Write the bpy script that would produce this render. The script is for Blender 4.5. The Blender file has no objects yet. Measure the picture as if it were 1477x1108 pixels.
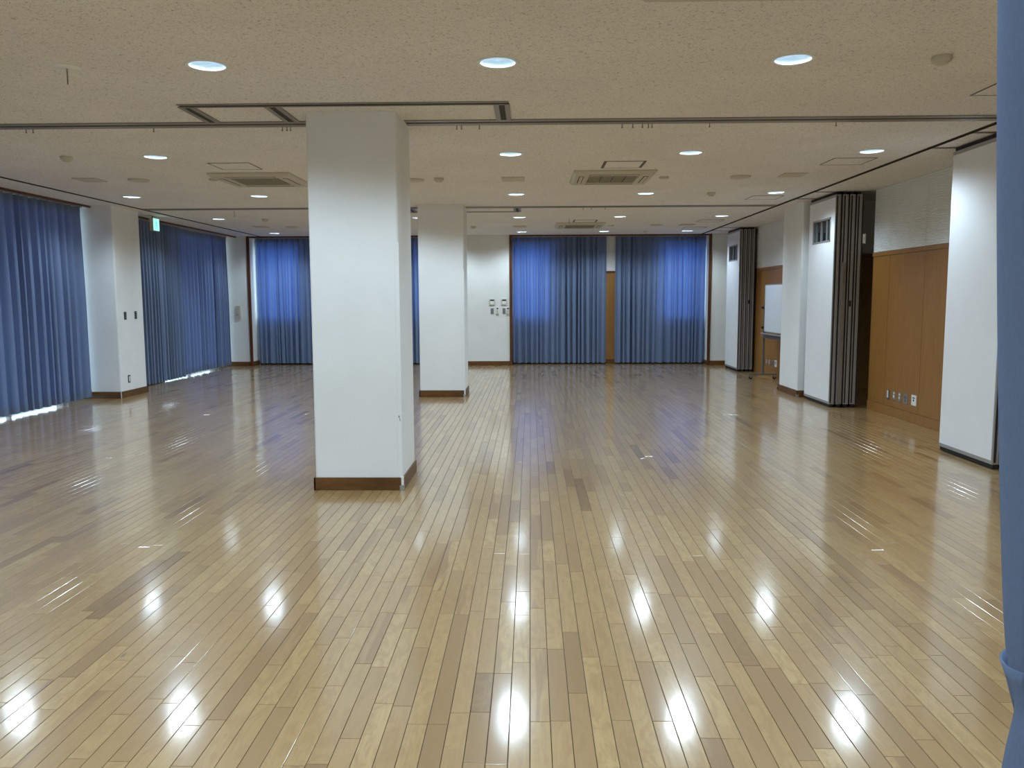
import bpy, bmesh, math, random
from mathutils import Vector, Matrix

random.seed(11)
scene = bpy.context.scene
COL = scene.collection
PI = math.pi

# ------------------------------------------------------------------ camera, world, exposure
FPX, CAMH = 1183.3, 1.5484
AX_R = Vector((0.99973717, 0.02255302, -0.00411662))
AX_U = Vector((0.00175603, 0.10370427, 0.99460663))
AX_F = Vector((-0.02285829, 0.99435245, -0.10363741))
cam = bpy.data.cameras.new('camera')
cam.sensor_fit = 'HORIZONTAL'; cam.sensor_width = 36.0
cam.lens = FPX / 1477.0 * 36.0
cam.clip_start = 0.05; cam.clip_end = 200
camo = bpy.data.objects.new('camera', cam); COL.objects.link(camo)
m3 = Matrix((AX_R, AX_U, -AX_F)).transposed()
camo.matrix_world = Matrix.Translation((0, 0, CAMH)) @ m3.to_4x4()
scene.camera = camo

SKY = 4.0            # overcast daylight outside
LAMP = 75.0          # watts of each downlight
LAMP_COL = (0.68, 0.865, 1.0)
world = bpy.data.worlds.new('world'); scene.world = world
world.use_nodes = True
bgn = world.node_tree.nodes['Background']
bgn.inputs[0].default_value = (0.66, 0.84, 1.0, 1); bgn.inputs[1].default_value = SKY
vs = scene.view_settings
scene.display_settings.display_device = 'sRGB'
vs.view_transform = 'Standard'; vs.look = 'None'; vs.gamma = 1.0; vs.use_curve_mapping = False
vs.exposure = 0.24

H = 3.0                                  # ceiling height
WL, WR = -7.30, 4.72                     # wall planes
YB, YF, YR = -2.6, 19.05, 19.55          # wall behind the camera, far wall, back of its recess

# ------------------------------------------------------------------ helpers
def s2l(c):
    return tuple(((v / 255.0) / 12.92 if v / 255.0 <= 0.04045 else ((v / 255.0 + 0.055) / 1.055) ** 2.4) for v in c)

def mat(name, col, rough=0.6, metal=0.0, spec=0.5, emit=None, estr=0.0):
    m = bpy.data.materials.new(name); m.use_nodes = True
    b = m.node_tree.nodes['Principled BSDF']
    b.inputs['Base Color'].default_value = (*col, 1)
    b.inputs['Roughness'].default_value = rough
    b.inputs['Metallic'].default_value = metal
    b.inputs['Specular IOR Level'].default_value = spec
    if emit:
        b.inputs['Emission Color'].default_value = (*emit, 1)
        b.inputs['Emission Strength'].default_value = estr
    return m

def nodes(m):
    return m.node_tree.nodes, m.node_tree.links, m.node_tree.nodes['Principled BSDF']

def mixcol(N, L, fac, a, b, blend='MIX'):
    n = N.new('ShaderNodeMix'); n.data_type = 'RGBA'; n.blend_type = blend
    for k, v in (('Factor', fac), ('A', a), ('B', b)):
        i = [s for s in n.inputs if s.name == k and (s.type == 'RGBA' or k == 'Factor' and s.type == 'VALUE')][0]
        if hasattr(v, 'is_output'): L.new(v, i)
        elif k == 'Factor': i.default_value = v
        else: i.default_value = (*v, 1)
    return [s for s in n.outputs if s.type == 'RGBA'][0]

def vecmul(N, L, src, s):
    n = N.new('ShaderNodeVectorMath'); n.operation = 'MULTIPLY'
    L.new(src, n.inputs[0]); n.inputs[1].default_value = s
    return n.outputs[0]

def maprange(N, L, src, a, b, c=0.0, d=1.0):
    n = N.new('ShaderNodeMapRange'); L.new(src, n.inputs[0])
    n.inputs[1].default_value = a; n.inputs[2].default_value = b
    n.inputs[3].default_value = c; n.inputs[4].default_value = d
    return n.outputs[0]

def noise(N, L, vec, scale, detail=2.0, rough=0.5, dist=0.0):
    n = N.new('ShaderNodeTexNoise'); L.new(vec, n.inputs['Vector'])
    n.inputs['Scale'].default_value = scale; n.inputs['Detail'].default_value = detail
    n.inputs['Roughness'].default_value = rough; n.inputs['Distortion'].default_value = dist
    return n.outputs['Fac']

def mottled(name, col, rough, amount=0.06, scale=3.0, bump=0.0, bscale=60.0, spec=0.4):
    m = mat(name, col, rough, spec=spec); N, L, B = nodes(m)
    pos = N.new('ShaderNodeNewGeometry').outputs['Position']
    f = noise(N, L, pos, scale, 4)
    c = mixcol(N, L, maprange(N, L, f, 0.3, 0.7), [v * (1 - amount) for v in col], [min(1, v * (1 + amount)) for v in col])
    L.new(c, B.inputs['Base Color'])
    if bump:
        bn = N.new('ShaderNodeBump'); bn.inputs['Strength'].default_value = bump; bn.inputs['Distance'].default_value = 0.002
        L.new(noise(N, L, pos, bscale, 3), bn.inputs['Height']); L.new(bn.outputs[0], B.inputs['Normal'])
    return m

def wood(name, dark, light, rough=0.38, axis=2, scale=7.0, stretch=14.0):
    m = mat(name, light, rough, spec=0.4); N, L, B = nodes(m)
    pos = N.new('ShaderNodeNewGeometry').outputs['Position']
    inf = N.new('ShaderNodeObjectInfo').outputs['Random']
    add = N.new('ShaderNodeVectorMath'); add.operation = 'ADD'; L.new(pos, add.inputs[0])
    sc = N.new('ShaderNodeVectorMath'); sc.operation = 'SCALE'; sc.inputs[0].default_value = (3.1, 7.3, 5.7)
    L.new(inf, sc.inputs['Scale']); L.new(sc.outputs[0], add.inputs[1])
    s = [stretch] * 3; s[axis] = 1.0
    f = noise(N, L, vecmul(N, L, add.outputs[0], s), scale / 3, 5, 0.6, 0.6)
    g = noise(N, L, add.outputs[0], 1.2, 2)
    c = mixcol(N, L, maprange(N, L, f, 0.25, 0.75), dark, light)
    c = mixcol(N, L, maprange(N, L, g, 0.3, 0.7, 0.0, 0.3), c, dark)
    L.new(c, B.inputs['Base Color'])
    return m

class MB:
    def __init__(s): s.v = []; s.f = []; s.smooth = False; s.m = []
    def quad(s, *p, mi=0):
        b = len(s.v); s.v += [tuple(q) for q in p]; s.f.append(tuple(range(b, b + len(p)))); s.m.append(mi); return s
    def box(s, x0, x1, y0, y1, z0, z1, mi=0):
        b = len(s.v)
        s.v += [(x, y, z) for x in (x0, x1) for y in (y0, y1) for z in (z0, z1)]
        for q in ((0, 1, 3, 2), (4, 6, 7, 5), (0, 4, 5, 1), (2, 3, 7, 6), (0, 2, 6, 4), (1, 5, 7, 3)):
            s.f.append(tuple(b + i for i in q)); s.m.append(mi)
        return s
    def lathe(s, prof, c, axis='z', n=32, closed=False, mi=0):
        """profile of (radius, height) revolved about an axis through c"""
        b = len(s.v)
        for r, h in prof:
            for k in range(n):
                a = 2 * PI * k / n; u, w = r * math.cos(a), r * math.sin(a)
                d = {'z': (u, w, h), 'x': (h, u, w), 'y': (w, h, u)}[axis]
                s.v.append((c[0] + d[0], c[1] + d[1], c[2] + d[2]))
        for j in range(len(prof) - 1):
            for k in range(n):
                k2 = (k + 1) % n
                s.f.append((b + j * n + k, b + j * n + k2, b + (j + 1) * n + k2, b + (j + 1) * n + k)); s.m.append(mi)
        return s
    def cyl(s, r, z0, z1, c, axis='z', n=24, mi=0):
        return s.lathe([(0.0001, z0), (r, z0), (r, z1), (0.0001, z1)], c, axis, n, mi=mi)

THINGS = {}
def link(o, parent=None):
    COL.objects.link(o)
    if parent: o.parent = parent
    return o

def worldloc(o):
    p = Vector(o.location)
    while o.parent: o = o.parent; p += o.location
    return p

def obj(name, mb, m, parent=None, origin=None, bevel=0.0, smooth=False, kind=None, label=None):
    org = worldloc(parent) if parent else Vector(origin or (0, 0, 0))
    me = bpy.data.meshes.new(name)
    me.from_pydata([tuple(Vector(v) - org) for v in mb.v], [], mb.f)
    ms = m if isinstance(m, (list, tuple)) else [m]
    for x in ms: me.materials.append(x)
    if len(ms) > 1: me.polygons.foreach_set('material_index', mb.m)
    bm = bmesh.new(); bm.from_mesh(me)
    bmesh.ops.remove_doubles(bm, verts=bm.verts, dist=1e-6)
    bmesh.ops.recalc_face_normals(bm, faces=bm.faces)
    bm.to_mesh(me); bm.free()
    if smooth:
        me.polygons.foreach_set('use_smooth', [True] * len(me.polygons))
        try: me.set_sharp_from_angle(angle=math.radians(40))
        except Exception: pass
    o = bpy.data.objects.new(name, me)
    if not parent: o.location = org
    link(o, parent)
    if bevel:
        b = o.modifiers.new('bevel', 'BEVEL'); b.width = bevel; b.segments = 2; b.limit_method = 'ANGLE'
    if kind: o['kind'] = kind
    if label: o['label'] = label
    return o

def tag(o, label, cat, group=None, kind=None):
    o['label'] = label; o['category'] = cat
    if group: o['group'] = group
    if kind: o['kind'] = kind
    return o

def thing(name, label, cat, loc, group=None):
    o = bpy.data.objects.new(name, None); o.location = loc; o.empty_display_size = 0.1
    link(o); return tag(o, label, cat, group)

def struct(name, mb, m, label, **k):
    o = obj(name, mb, m, kind='structure', **k); o['label'] = label; return o

def dup(root, loc, label, group=None):
    r = root.copy(); COL.objects.link(r); r.location = loc; r['label'] = label
    if group: r['group'] = group
    for ch in root.children:
        c = ch.copy(); COL.objects.link(c); c.parent = r
        for g in ch.children:
            d = g.copy(); COL.objects.link(d); d.parent = c
    return r

# ------------------------------------------------------------------ materials
M_wall = mottled('wall_paint', (0.83, 0.85, 0.86), 0.55, 0.03, 2.0, 0.15, 220)
M_cream = mottled('cream_wallpaper', (0.79, 0.795, 0.77), 0.6, 0.03, 2.0, 0.15, 220)
M_plain = mat('beige_plastic', (0.56, 0.52, 0.43), 0.45)
M_acback = mat('beige_grille', (0.30, 0.27, 0.20), 0.5)
M_white = mat('white_plastic', (0.80, 0.82, 0.82), 0.4)
M_alu = mat('brushed_aluminium', (0.42, 0.41, 0.40), 0.40, 0.5)
M_track = mat('anodised_track', (0.27, 0.25, 0.225), 0.45, 0.4)
M_edge = mat('grey_aluminium_edge', (0.40, 0.365, 0.345), 0.42, 0.25)
M_hatch = mat('dark_bronze_frame', (0.10, 0.085, 0.07), 0.5, 0.3)
M_grey = mat('grey_metal', (0.20, 0.21, 0.22), 0.4, 0.6)
M_black = mat('black_rubber', (0.012, 0.012, 0.014), 0.7)
M_slot = mat('dark_slot', (0.03, 0.026, 0.022), 0.7)
M_steel = mat('steel_plate', (0.42, 0.42, 0.41), 0.35, 0.8)
M_base = wood('baseboard_wood', s2l((74, 45, 14)), s2l((124, 84, 40)), 0.35, 0, 8, 3)
M_trim = wood('trim_wood', s2l((70, 36, 14)), s2l((112, 64, 30)), 0.35, 2, 8, 14)
M_wains = wood('wainscot_veneer', (0.275, 0.125, 0.030), (0.365, 0.175, 0.045), 0.36, 2, 6, 16)
M_panel = mottled('partition_laminate', (0.84, 0.855, 0.88), 0.42, 0.02, 3.0)
M_board = mat('whiteboard_enamel', (0.78, 0.81, 0.84), 0.12)
M_concrete = mottled('outdoor_paving', (0.55, 0.55, 0.52), 0.8, 0.1, 4)

def ceiling_material():
    base = (0.83, 0.81, 0.80)
    m = mat('mineral_ceiling_board', base, 0.85, spec=0.2); N, L, B = nodes(m)
    pos = N.new('ShaderNodeNewGeometry').outputs['Position']
    w = noise(N, L, pos, 30.0, 2)
    wv = N.new('ShaderNodeVectorMath'); wv.operation = 'ADD'; L.new(pos, wv.inputs[0])
    cmb = N.new('ShaderNodeCombineXYZ')
    L.new(maprange(N, L, w, 0, 1, -0.03, 0.03), cmb.inputs[0]); L.new(maprange(N, L, noise(N, L, pos, 27.0, 2), 0, 1, -0.03, 0.03), cmb.inputs[1])
    L.new(cmb.outputs[0], wv.inputs[1])
    f = noise(N, L, vecmul(N, L, wv.outputs[0], (1.0, 1.5, 1.0)), 78.0, 2.0, 0.55, 1.2)
    pit = maprange(N, L, f, 0.575, 0.65)
    big = noise(N, L, pos, 1.3, 3)
    c = mixcol(N, L, maprange(N, L, big, 0.3, 0.7), [v * 0.96 for v in base], [v * 1.03 for v in base])
    c = mixcol(N, L, pit, c, [v * 0.52 for v in base])
    L.new(c, B.inputs['Base Color'])
    bn = N.new('ShaderNodeBump'); bn.invert = True; bn.inputs['Strength'].default_value = 0.5; bn.inputs['Distance'].default_value = 0.003
    L.new(pit, bn.inputs['Height']); L.new(bn.outputs[0], B.inputs['Normal'])
    return m
M_ceil = ceiling_material()

def plank_material():
    m = mat('varnished_maple_boards', (0.5, 0.35, 0.17), 0.35, spec=0.5); N, L, B = nodes(m)
    pos = N.new('ShaderNodeNewGeometry').outputs['Position']
    at = N.new('ShaderNodeAttribute'); at.attribute_name = 'board'
    sep = N.new('ShaderNodeSeparateColor'); L.new(at.outputs['Color'], sep.inputs[0])
    tone, seed, heart = sep.outputs[0], sep.outputs[1], sep.outputs[2]
    sc = N.new('ShaderNodeVectorMath'); sc.operation = 'SCALE'; sc.inputs[0].default_value = (37.0, 91.0, 53.0); L.new(seed, sc.inputs['Scale'])
    add = N.new('ShaderNodeVectorMath'); add.operation = 'ADD'; L.new(pos, add.inputs[0]); L.new(sc.outputs[0], add.inputs[1])
    v = add.outputs[0]
    grain = noise(N, L, vecmul(N, L, v, (60.0, 2.6, 1.0)), 1.6, 4, 0.6, 0.5)
    figure = noise(N, L, vecmul(N, L, v, (9.0, 3.0, 1.0)), 1.5, 4, 0.55, 2.2)
    ramp = N.new('ShaderNodeValToRGB'); L.new(tone, ramp.inputs[0])
    e = ramp.color_ramp.elements
    e[0].position = 0.0; e[0].color = (0.215, 0.125, 0.050, 1)
    e[1].position = 1.0; e[1].color = (0.530, 0.360, 0.160, 1)
    for p, c in ((0.18, (0.310, 0.186, 0.077, 1)), (0.5, (0.415, 0.262, 0.108, 1)), (0.8, (0.475, 0.314, 0.131, 1))):
        q = ramp.color_ramp.elements.new(p); q.color = c
    c = ramp.outputs[0]
    c = mixcol(N, L, maprange(N, L, figure, 0.44, 0.60, 0.0, 0.50), c, (0.345, 0.205, 0.080))
    c = mixcol(N, L, maprange(N, L, grain, 0.45, 0.75, 0.0, 0.38), c, (0.29, 0.17, 0.075))
    # brown heartwood streaks on some boards
    hn = noise(N, L, vecmul(N, L, v, (16.0, 1.1, 1.0)), 1.0, 2, 0.5, 0.8)
    hs = N.new('ShaderNodeMath'); hs.operation = 'MULTIPLY'; L.new(maprange(N, L, hn, 0.5, 0.56), hs.inputs[0]); L.new(heart, hs.inputs[1])
    c = mixcol(N, L, hs.outputs[0], c, (0.27, 0.155, 0.068))
    # small knots
    vo = N.new('ShaderNodeTexVoronoi'); L.new(vecmul(N, L, v, (14.0, 5.0, 1.0)), vo.inputs['Vector']); vo.inputs['Scale'].default_value = 0.55
    sp = N.new('ShaderNodeSeparateColor'); L.new(vo.outputs['Color'], sp.inputs[0])
    kn = N.new('ShaderNodeMath'); kn.operation = 'MULTIPLY'; L.new(maprange(N, L, vo.outputs['Distance'], 0.03, 0.09, 1.0, 0.0), kn.inputs[0]); L.new(maprange(N, L, sp.outputs[0], 0.91, 0.93), kn.inputs[1])
    c = mixcol(N, L, kn.outputs[0], c, (0.16, 0.085, 0.035))
    L.new(c, B.inputs['Base Color'])
    B.inputs['Coat Weight'].default_value = 1.0
    B.inputs['Coat Roughness'].default_value = 0.115
    B.inputs['Coat IOR'].default_value = 1.5
    B.inputs['Roughness'].default_value = 0.33
    bn = N.new('ShaderNodeBump'); bn.inputs['Strength'].default_value = 0.10; bn.inputs['Distance'].default_value = 0.004
    L.new(noise(N, L, vecmul(N, L, v, (7.0, 3.0, 1.0)), 1.6, 2), bn.inputs['Height'])
    L.new(bn.outputs[0], B.inputs['Coat Normal'])
    return m
M_plank = plank_material()

def cloth_material(name, col, trans, tfac):
    m = bpy.data.materials.new(name); m.use_nodes = True
    N, L = m.node_tree.nodes, m.node_tree.links
    N.clear(); out = N.new('ShaderNodeOutputMaterial')
    d = N.new('ShaderNodeBsdfDiffuse'); t = N.new('ShaderNodeBsdfTranslucent'); mx = N.new('ShaderNodeMixShader')
    pos = N.new('ShaderNodeNewGeometry').outputs['Position']
    f = noise(N, L, vecmul(N, L, pos, (400, 400, 60)), 1.0, 2)
    L.new(mixcol(N, L, f, [v * 0.86 for v in col], [v * 1.14 for v in col]), d.inputs[0])
    t.inputs[0].default_value = (*trans, 1); mx.inputs[0].default_value = tfac
    L.new(d.outputs[0], mx.inputs[1]); L.new(t.outputs[0], mx.inputs[2]); L.new(mx.outputs[0], out.inputs[0])
    return m
M_cloth = cloth_material('blue_curtain_cloth', (0.190, 0.248, 0.375), (0.085, 0.185, 0.62), 0.25)
M_cloth_dimmed = cloth_material('dimmed_blue_curtain_cloth', (0.185, 0.238, 0.360), (0.085, 0.175, 0.60), 0.10)  # same cloth with less glow, stands in for weaker daylight on the left
M_cloth_near = cloth_material('sky_blue_curtain_cloth', (0.20, 0.265, 0.415), (0.10, 0.20, 0.40), 0.2)

def glass_material():
    m = bpy.data.materials.new('window_glass'); m.use_nodes = True
    N, L = m.node_tree.nodes, m.node_tree.links
    N.clear(); out = N.new('ShaderNodeOutputMaterial')
    t = N.new('ShaderNodeBsdfTransparent'); g = N.new('ShaderNodeBsdfGlossy'); mx = N.new('ShaderNodeMixShader'); fr = N.new('ShaderNodeLayerWeight'); fr.inputs[0].default_value = 0.12
    t.inputs[0].default_value = (0.92, 0.97, 0.98, 1); g.inputs['Roughness'].default_value = 0.02
    pw = N.new('ShaderNodeMath'); pw.operation = 'MULTIPLY'; pw.inputs[1].default_value = 0.35; L.new(fr.outputs['Facing'], pw.inputs[0]); L.new(pw.outputs[0], mx.inputs[0]); L.new(t.outputs[0], mx.inputs[1]); L.new(g.outputs[0], mx.inputs[2]); L.new(mx.outputs[0], out.inputs[0])
    return m
M_glass = glass_material()
M_lamp = mat('lamp_diffuser', (0.8, 0.9, 1.0), 0.4, emit=(0.36, 0.66, 0.95), estr=0.85)
M_led = mat('led_ring', (0.8, 0.9, 1.0), 0.4, emit=(0.72, 0.90, 1.0), estr=4.0)
M_refl = mat('lamp_reflector', (0.80, 0.90, 0.97), 0.25, 0.0)

# ------------------------------------------------------------------ floor of single boards
def build_floor():
    fl = MB().box(WL, 5.6, YB, YR, -0.20, -0.004)
    floor = struct('floor', fl, M_slot, 'glossy pale maple strip floor of narrow boards')
    W, G, CH = 0.0750, 0.0024, 0.0012
    boards = []
    x = WL + 0.02
    rnd = random.Random(5)
    while x < 5.40:
        y = YB - rnd.random() * 0.8
        while y < YR:
            l = rnd.choice((0.32, 0.42, 0.5, 0.6, 0.6, 0.72, 0.85, 1.05)) * rnd.uniform(0.93, 1.07)
            y0, y1 = max(y, YB), min(y + l, YR)
            if y1 - y0 > 0.06:
                r = rnd.random()
                tone = min(1, max(0, rnd.gauss(0.56, 0.16))) if r > 0.04 else rnd.uniform(0.0, 0.22)
                heart = (rnd.uniform(0.45, 0.8) if rnd.random() < 0.11 else 0.0)
                boards.append((x, x + W, y0, y1, tone, rnd.random(), heart, [rnd.gauss(0, 0.00005) for _ in range(3)]))
            y += l
        x += W
    def area(b):
        pts = []
        for X, Y in ((b[0], b[2]), (b[1], b[2]), (b[1], b[3]), (b[0], b[3])):
            d = Vector((X, Y, -CAMH)); z = d.dot(AX_F)
            if z < 0.3: return 0
            pts.append((738.5 + FPX * d.dot(AX_R) / z, 554 - FPX * d.dot(AX_U) / z))
        for ax, lim, sg in ((0, 0, 1), (0, 1450, -1), (1, 0, 1), (1, 1108, -1)):
            q = []
            for i in range(len(pts)):
                a, c = pts[i - 1], pts[i]
                da, dc = sg * (a[ax] - lim), sg * (c[ax] - lim)
                if (da >= 0) != (dc >= 0):
                    t = da / (da - dc); q.append((a[0] + t * (c[0] - a[0]), a[1] + t * (c[1] - a[1])))
                if dc >= 0: q.append(c)
            pts = q
            if not pts: return 0
        return abs(sum(pts[i - 1][0] * pts[i][1] - pts[i][0] * pts[i - 1][1] for i in range(len(pts)))) / 2
    order = sorted(range(len(boards)), key=lambda i: -area(boards[i]))
    near = set(order[:300])
    def geo(b, V, F, ox=0.0, oy=0.0):
        x0, x1, y0, y1, t, s, h, w = b
        x0 += G / 2 - ox; x1 -= G / 2 + ox; y0 += G / 2 - oy; y1 -= G / 2 + oy
        k = len(V); tx, ty, dz = w; tx *= 2.2; dz = abs(dz) * 0.6
        zt = lambda sx, sy: -dz + tx * sx * 0.6 + ty * sy * 0.9 - 0.0003
        V += [(x0, y0, -0.004), (x1, y0, -0.004), (x1, y1, -0.004), (x0, y1, -0.004)]
        V += [(x0, y0, zt(-1, -1) - 0.0008), (x1, y0, zt(1, -1) - 0.0008), (x1, y1, zt(1, 1) - 0.0008), (x0, y1, zt(-1, 1) - 0.0008)]
        V += [(x0 + CH, y0 + CH, zt(-1, -1)), (x1 - CH, y0 + CH, zt(1, -1)), (x1 - CH, y1 - CH, zt(1, 1)), (x0 + CH, y1 - CH, zt(-1, 1))]
        F.append((k + 8, k + 9, k + 10, k + 11))
        for i in range(4):
            j = (i + 1) % 4
            F.append((k + i, k + j, k + 4 + j, k + 4 + i)); F.append((k + 4 + i, k + 4 + j, k + 8 + j, k + 8 + i))
    def mk(name, bs, ox=0.0, oy=0.0):
        V, F, C = [], [], []
        for b in bs:
            geo(b, V, F, ox, oy); C += [b[4], b[5], b[6], 1.0] * 9
        me = bpy.data.meshes.new(name); me.from_pydata(V, [], F); me.materials.append(M_plank)
        a = me.attributes.new('board', 'FLOAT_COLOR', 'FACE'); a.data.foreach_set('color', C)
        o = bpy.data.objects.new(name, me); o.location = (ox, oy, 0); link(o, floor); return o
    for i in order[:300]:
        b = boards[i]; mk('floor_board', [b], (b[0] + b[1]) / 2, (b[2] + b[3]) / 2)
    o = mk('distant_floor_boards', [b for i, b in enumerate(boards) if i not in near]); o['kind'] = 'stuff'
build_floor()

# ------------------------------------------------------------------ ceiling with holes for the downlights and two long slots
LXS = [-5.63, -3.82, -2.01, -0.20, 1.61, 3.41]
LYS = [-1.24, 2.00, 5.24, 8.47, 11.68, 14.93, 18.17]
RH = 0.116
SLX = (-6.247, 3.915)
def build_ceiling():
    mb = MB()
    xb = sorted([WL, 5.6] + [x + s * 0.2 for x in LXS for s in (-1, 1)] + [x + s * 0.024 for x in SLX for s in (-1, 1)])
    yb = sorted([YB, YR] + [y + s * 0.2 for y in LYS for s in (-1, 1)])
    for i in range(len(xb) - 1):
        xc = (xb[i] + xb[i + 1]) / 2
        if any(abs(xc - s) < 0.02 for s in SLX): continue
        for j in range(len(yb) - 1):
            yc = (yb[j] + yb[j + 1]) / 2
            lx = [x for x in LXS if abs(x - xc) < 0.01]; ly = [y for y in LYS if abs(y - yc) < 0.01]
            x0, x1, y0, y1 = xb[i], xb[i + 1], yb[j], yb[j + 1]
            if lx and ly:
                n = 32
                def sq(a):
                    c, s = math.cos(a), math.sin(a); k = 0.2 / max(abs(c), abs(s)); return (xc + k * c, yc + k * s, H)
                for k in range(n):
                    a0, a1 = 2 * PI * k / n, 2 * PI * (k + 1) / n
                    mb.quad(sq(a0), sq(a1), (xc + RH * math.cos(a1), yc + RH * math.sin(a1), H), (xc + RH * math.cos(a0), yc + RH * math.sin(a0), H))
            else:
                mb.quad((x0, y0, H), (x1, y0, H), (x1, y1, H), (x0, y1, H))
    c = struct('ceiling', mb, M_ceil, 'beige mineral fibre ceiling with fine dark pits')
    slab = MB().box(WL - 0.5, 5.7, YB - 0.3, YR + 0.4, H + 0.35, H + 0.5)  # unseen slab added over the ceiling to block sky light
    obj('sky_block_slab', slab, M_concrete, c)
    for s in SLX:
        ch = MB()
        a, b = s - 0.024, s + 0.024
        ch.quad((a, YB, H), (a, YR, H), (a, YR, H + 0.05), (a, YB, H + 0.05))
        ch.quad((b, YB, H), (b, YR, H), (b, YR, H + 0.05), (b, YB, H + 0.05))
        ch.quad((a, YB, H + 0.05), (b, YB, H + 0.05), (b, YR, H + 0.05), (a, YR, H + 0.05))
        obj('ceiling_slot', ch, M_slot, c)
        for t in (a, b):
            obj('slot_edge', MB().box(t - 0.004, t + 0.004, YB, YF, H - 0.004, H + 0.02), M_slot, c)
build_ceiling()

# ------------------------------------------------------------------ walls
def wall_with_openings(u0, u1, z0, z1, holes):
    """rectangles of (u0,u1,z0,z1) covering a wall minus its holes"""
    us = sorted({u0, u1, *[h[0] for h in holes], *[h[1] for h in holes]})
    out = []
    for a, b in zip(us[:-1], us[1:]):
        hs = sorted([h for h in holes if h[0] <= a and h[1] >= b], key=lambda h: h[2])
        z = z0
        for h in hs:
            if h[2] > z: out.append((a, b, z, h[2]))
            z = h[3]
        if z < z1: out.append((a, b, z, z1))
    return out

WIN_L = [(7.45, 12.70, 0.04, 2.86), (0.4, 6.0, 0.04, 2.86), (16.15, 18.95, 0.04, 2.86)]
mb = MB()
for a, b, z0, z1 in wall_with_openings(YB, YR, -0.2, H + 0.3, WIN_L): mb.box(WL - 0.2, WL, a, b, z0, z1)
struct('wall_left', mb, M_cream, 'white left wall with tall window openings')
WIN_F = [(-6.50, -5.46, 1.09, 2.82), (-2.72, -1.96, 1.09, 2.82), (-0.43, 0.49, 1.09, 2.80), (3.06, 4.06, 1.09, 2.80)]
mb = MB()
for a, b, z0, z1 in wall_with_openings(WL - 0.2, 5.7, -0.2, H + 0.3, WIN_F): mb.box(a, b, YR, YR + 0.2, z0, z1)
for a, b in ((WL, -6.53), (-1.90, -0.45), (4.10, 5.7)): mb.box(a, b, YF, YR, -0.2, H + 0.3)
struct('wall_far', mb, M_cream, 'white far wall with two curtained window bays')
struct('wall_behind', MB().box(WL - 0.2, 5.7, YB - 0.2, YB, -0.2, H + 0.3), M_cream, 'plain cream wall behind the viewer')
XP = 5.32
wr = struct('wall_right', MB().box(WR, 5.7, YB, 11.50, -0.2, H + 0.3).box(XP, 5.7, 11.50, 12.805, -0.2, H + 0.3).box(WR, 5.7, 12.805, 17.53, -0.2, H + 0.3).box(XP, 5.7, 17.53, 18.60, -0.2, H + 0.3).box(WR, 5.7, 18.60, YR, -0.2, H + 0.3), M_cream, 'right wall with orange veneer wainscot below white panels')

def window(n, plane, u0, u1, z0, z1, splits, lab):
    fr = MB(); t = 0.045
    def bx(m, a, b, c, d, dep=0.06):
        if plane == 'x': m.box(WL - 0.13, WL - 0.13 + dep, a, b, c, d)
        else: m.box(a, b, YR + 0.05, YR + 0.05 + dep, c, d)
    bx(fr, u0, u1, z0, z0 + t); bx(fr, u0, u1, z1 - t, z1); bx(fr, u0, u0 + t, z0, z1); bx(fr, u1 - t, u1, z0, z1)
    o = struct('window_%d' % n, fr, M_alu, lab)
    e = [u0 + t + (u1 - u0 - 2 * t) * k / splits for k in range(splits + 1)]
    for k in range(1, splits):
        q = MB(); bx(q, e[k] - 0.025, e[k] + 0.025, z0 + t, z1 - t, 0.05); obj('mullion', q, M_alu, o)
    for k in range(splits):
        q = MB()
        if plane == 'x': q.box(WL - 0.105, WL - 0.099, e[k], e[k + 1], z0 + t, z1 - t)
        else: q.box(e[k], e[k + 1], YR + 0.075, YR + 0.081, z0 + t, z1 - t)
        obj('pane', q, M_glass, o)
for i, (a, b, c, d) in enumerate(WIN_L):
    window(i + 1, 'x', a, b, c, d, 4 if b - a > 4 else 2, ('tall window behind the nearest left curtain', 'tall window in the left wall beside the viewer', 'tall window behind the far left curtain')[i])
for i, (a, b, c, d) in enumerate(WIN_F):
    window(i + 4, 'y', a, b, c, d, 1, ('window glowing through the curtain in the far left corner', 'window glowing through the curtain behind the second pillar',
        'window glowing through the curtain beside the wall controllers', 'window glowing through the curtain in the far right corner')[i])
g = struct('ground', MB().box(-40, 30, -20, 50, -0.5, -0.25), M_concrete, 'pale paving outside the windows')

struct('trim_8', MB().box(-12.0, WL - 0.2, YB, 21.0, H + 0.05, H + 0.25), M_concrete, 'unseen eave added to dim daylight at the left windows')  # unseen eave, added to cut the sky light behind the left curtains

# baseboards
def bb(name, rects, lab, z1=0.10):
    mb = MB()
    for r in rects: mb.box(*r, 0.0, z1)
    struct(name, mb, M_base, lab, bevel=0.003)
bb('baseboard_far', [(WL, -6.53, YF - 0.014, YF), (-1.90, -0.45, YF - 0.014, YF), (4.10, WR, YF - 0.014, YF),
                     (-6.53, -6.516, YF, YR), (4.086, 4.10, YF, YR), (-0.45, -0.436, YF, YR), (-6.5, -1.9, YR - 0.014, YR), (-0.44, 4.09, YR - 0.014, YR)], 'brown baseboard along the far wall')
bb('baseboard_behind', [(WL, WR, YB, YB + 0.014)], 'brown baseboard behind the viewer')
bb('baseboard_left', [(WL, WL + 0.014, 13.65, 16.1), (WL, WL + 0.014, 18.96, YF)], 'brown baseboard along the left wall')
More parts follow.
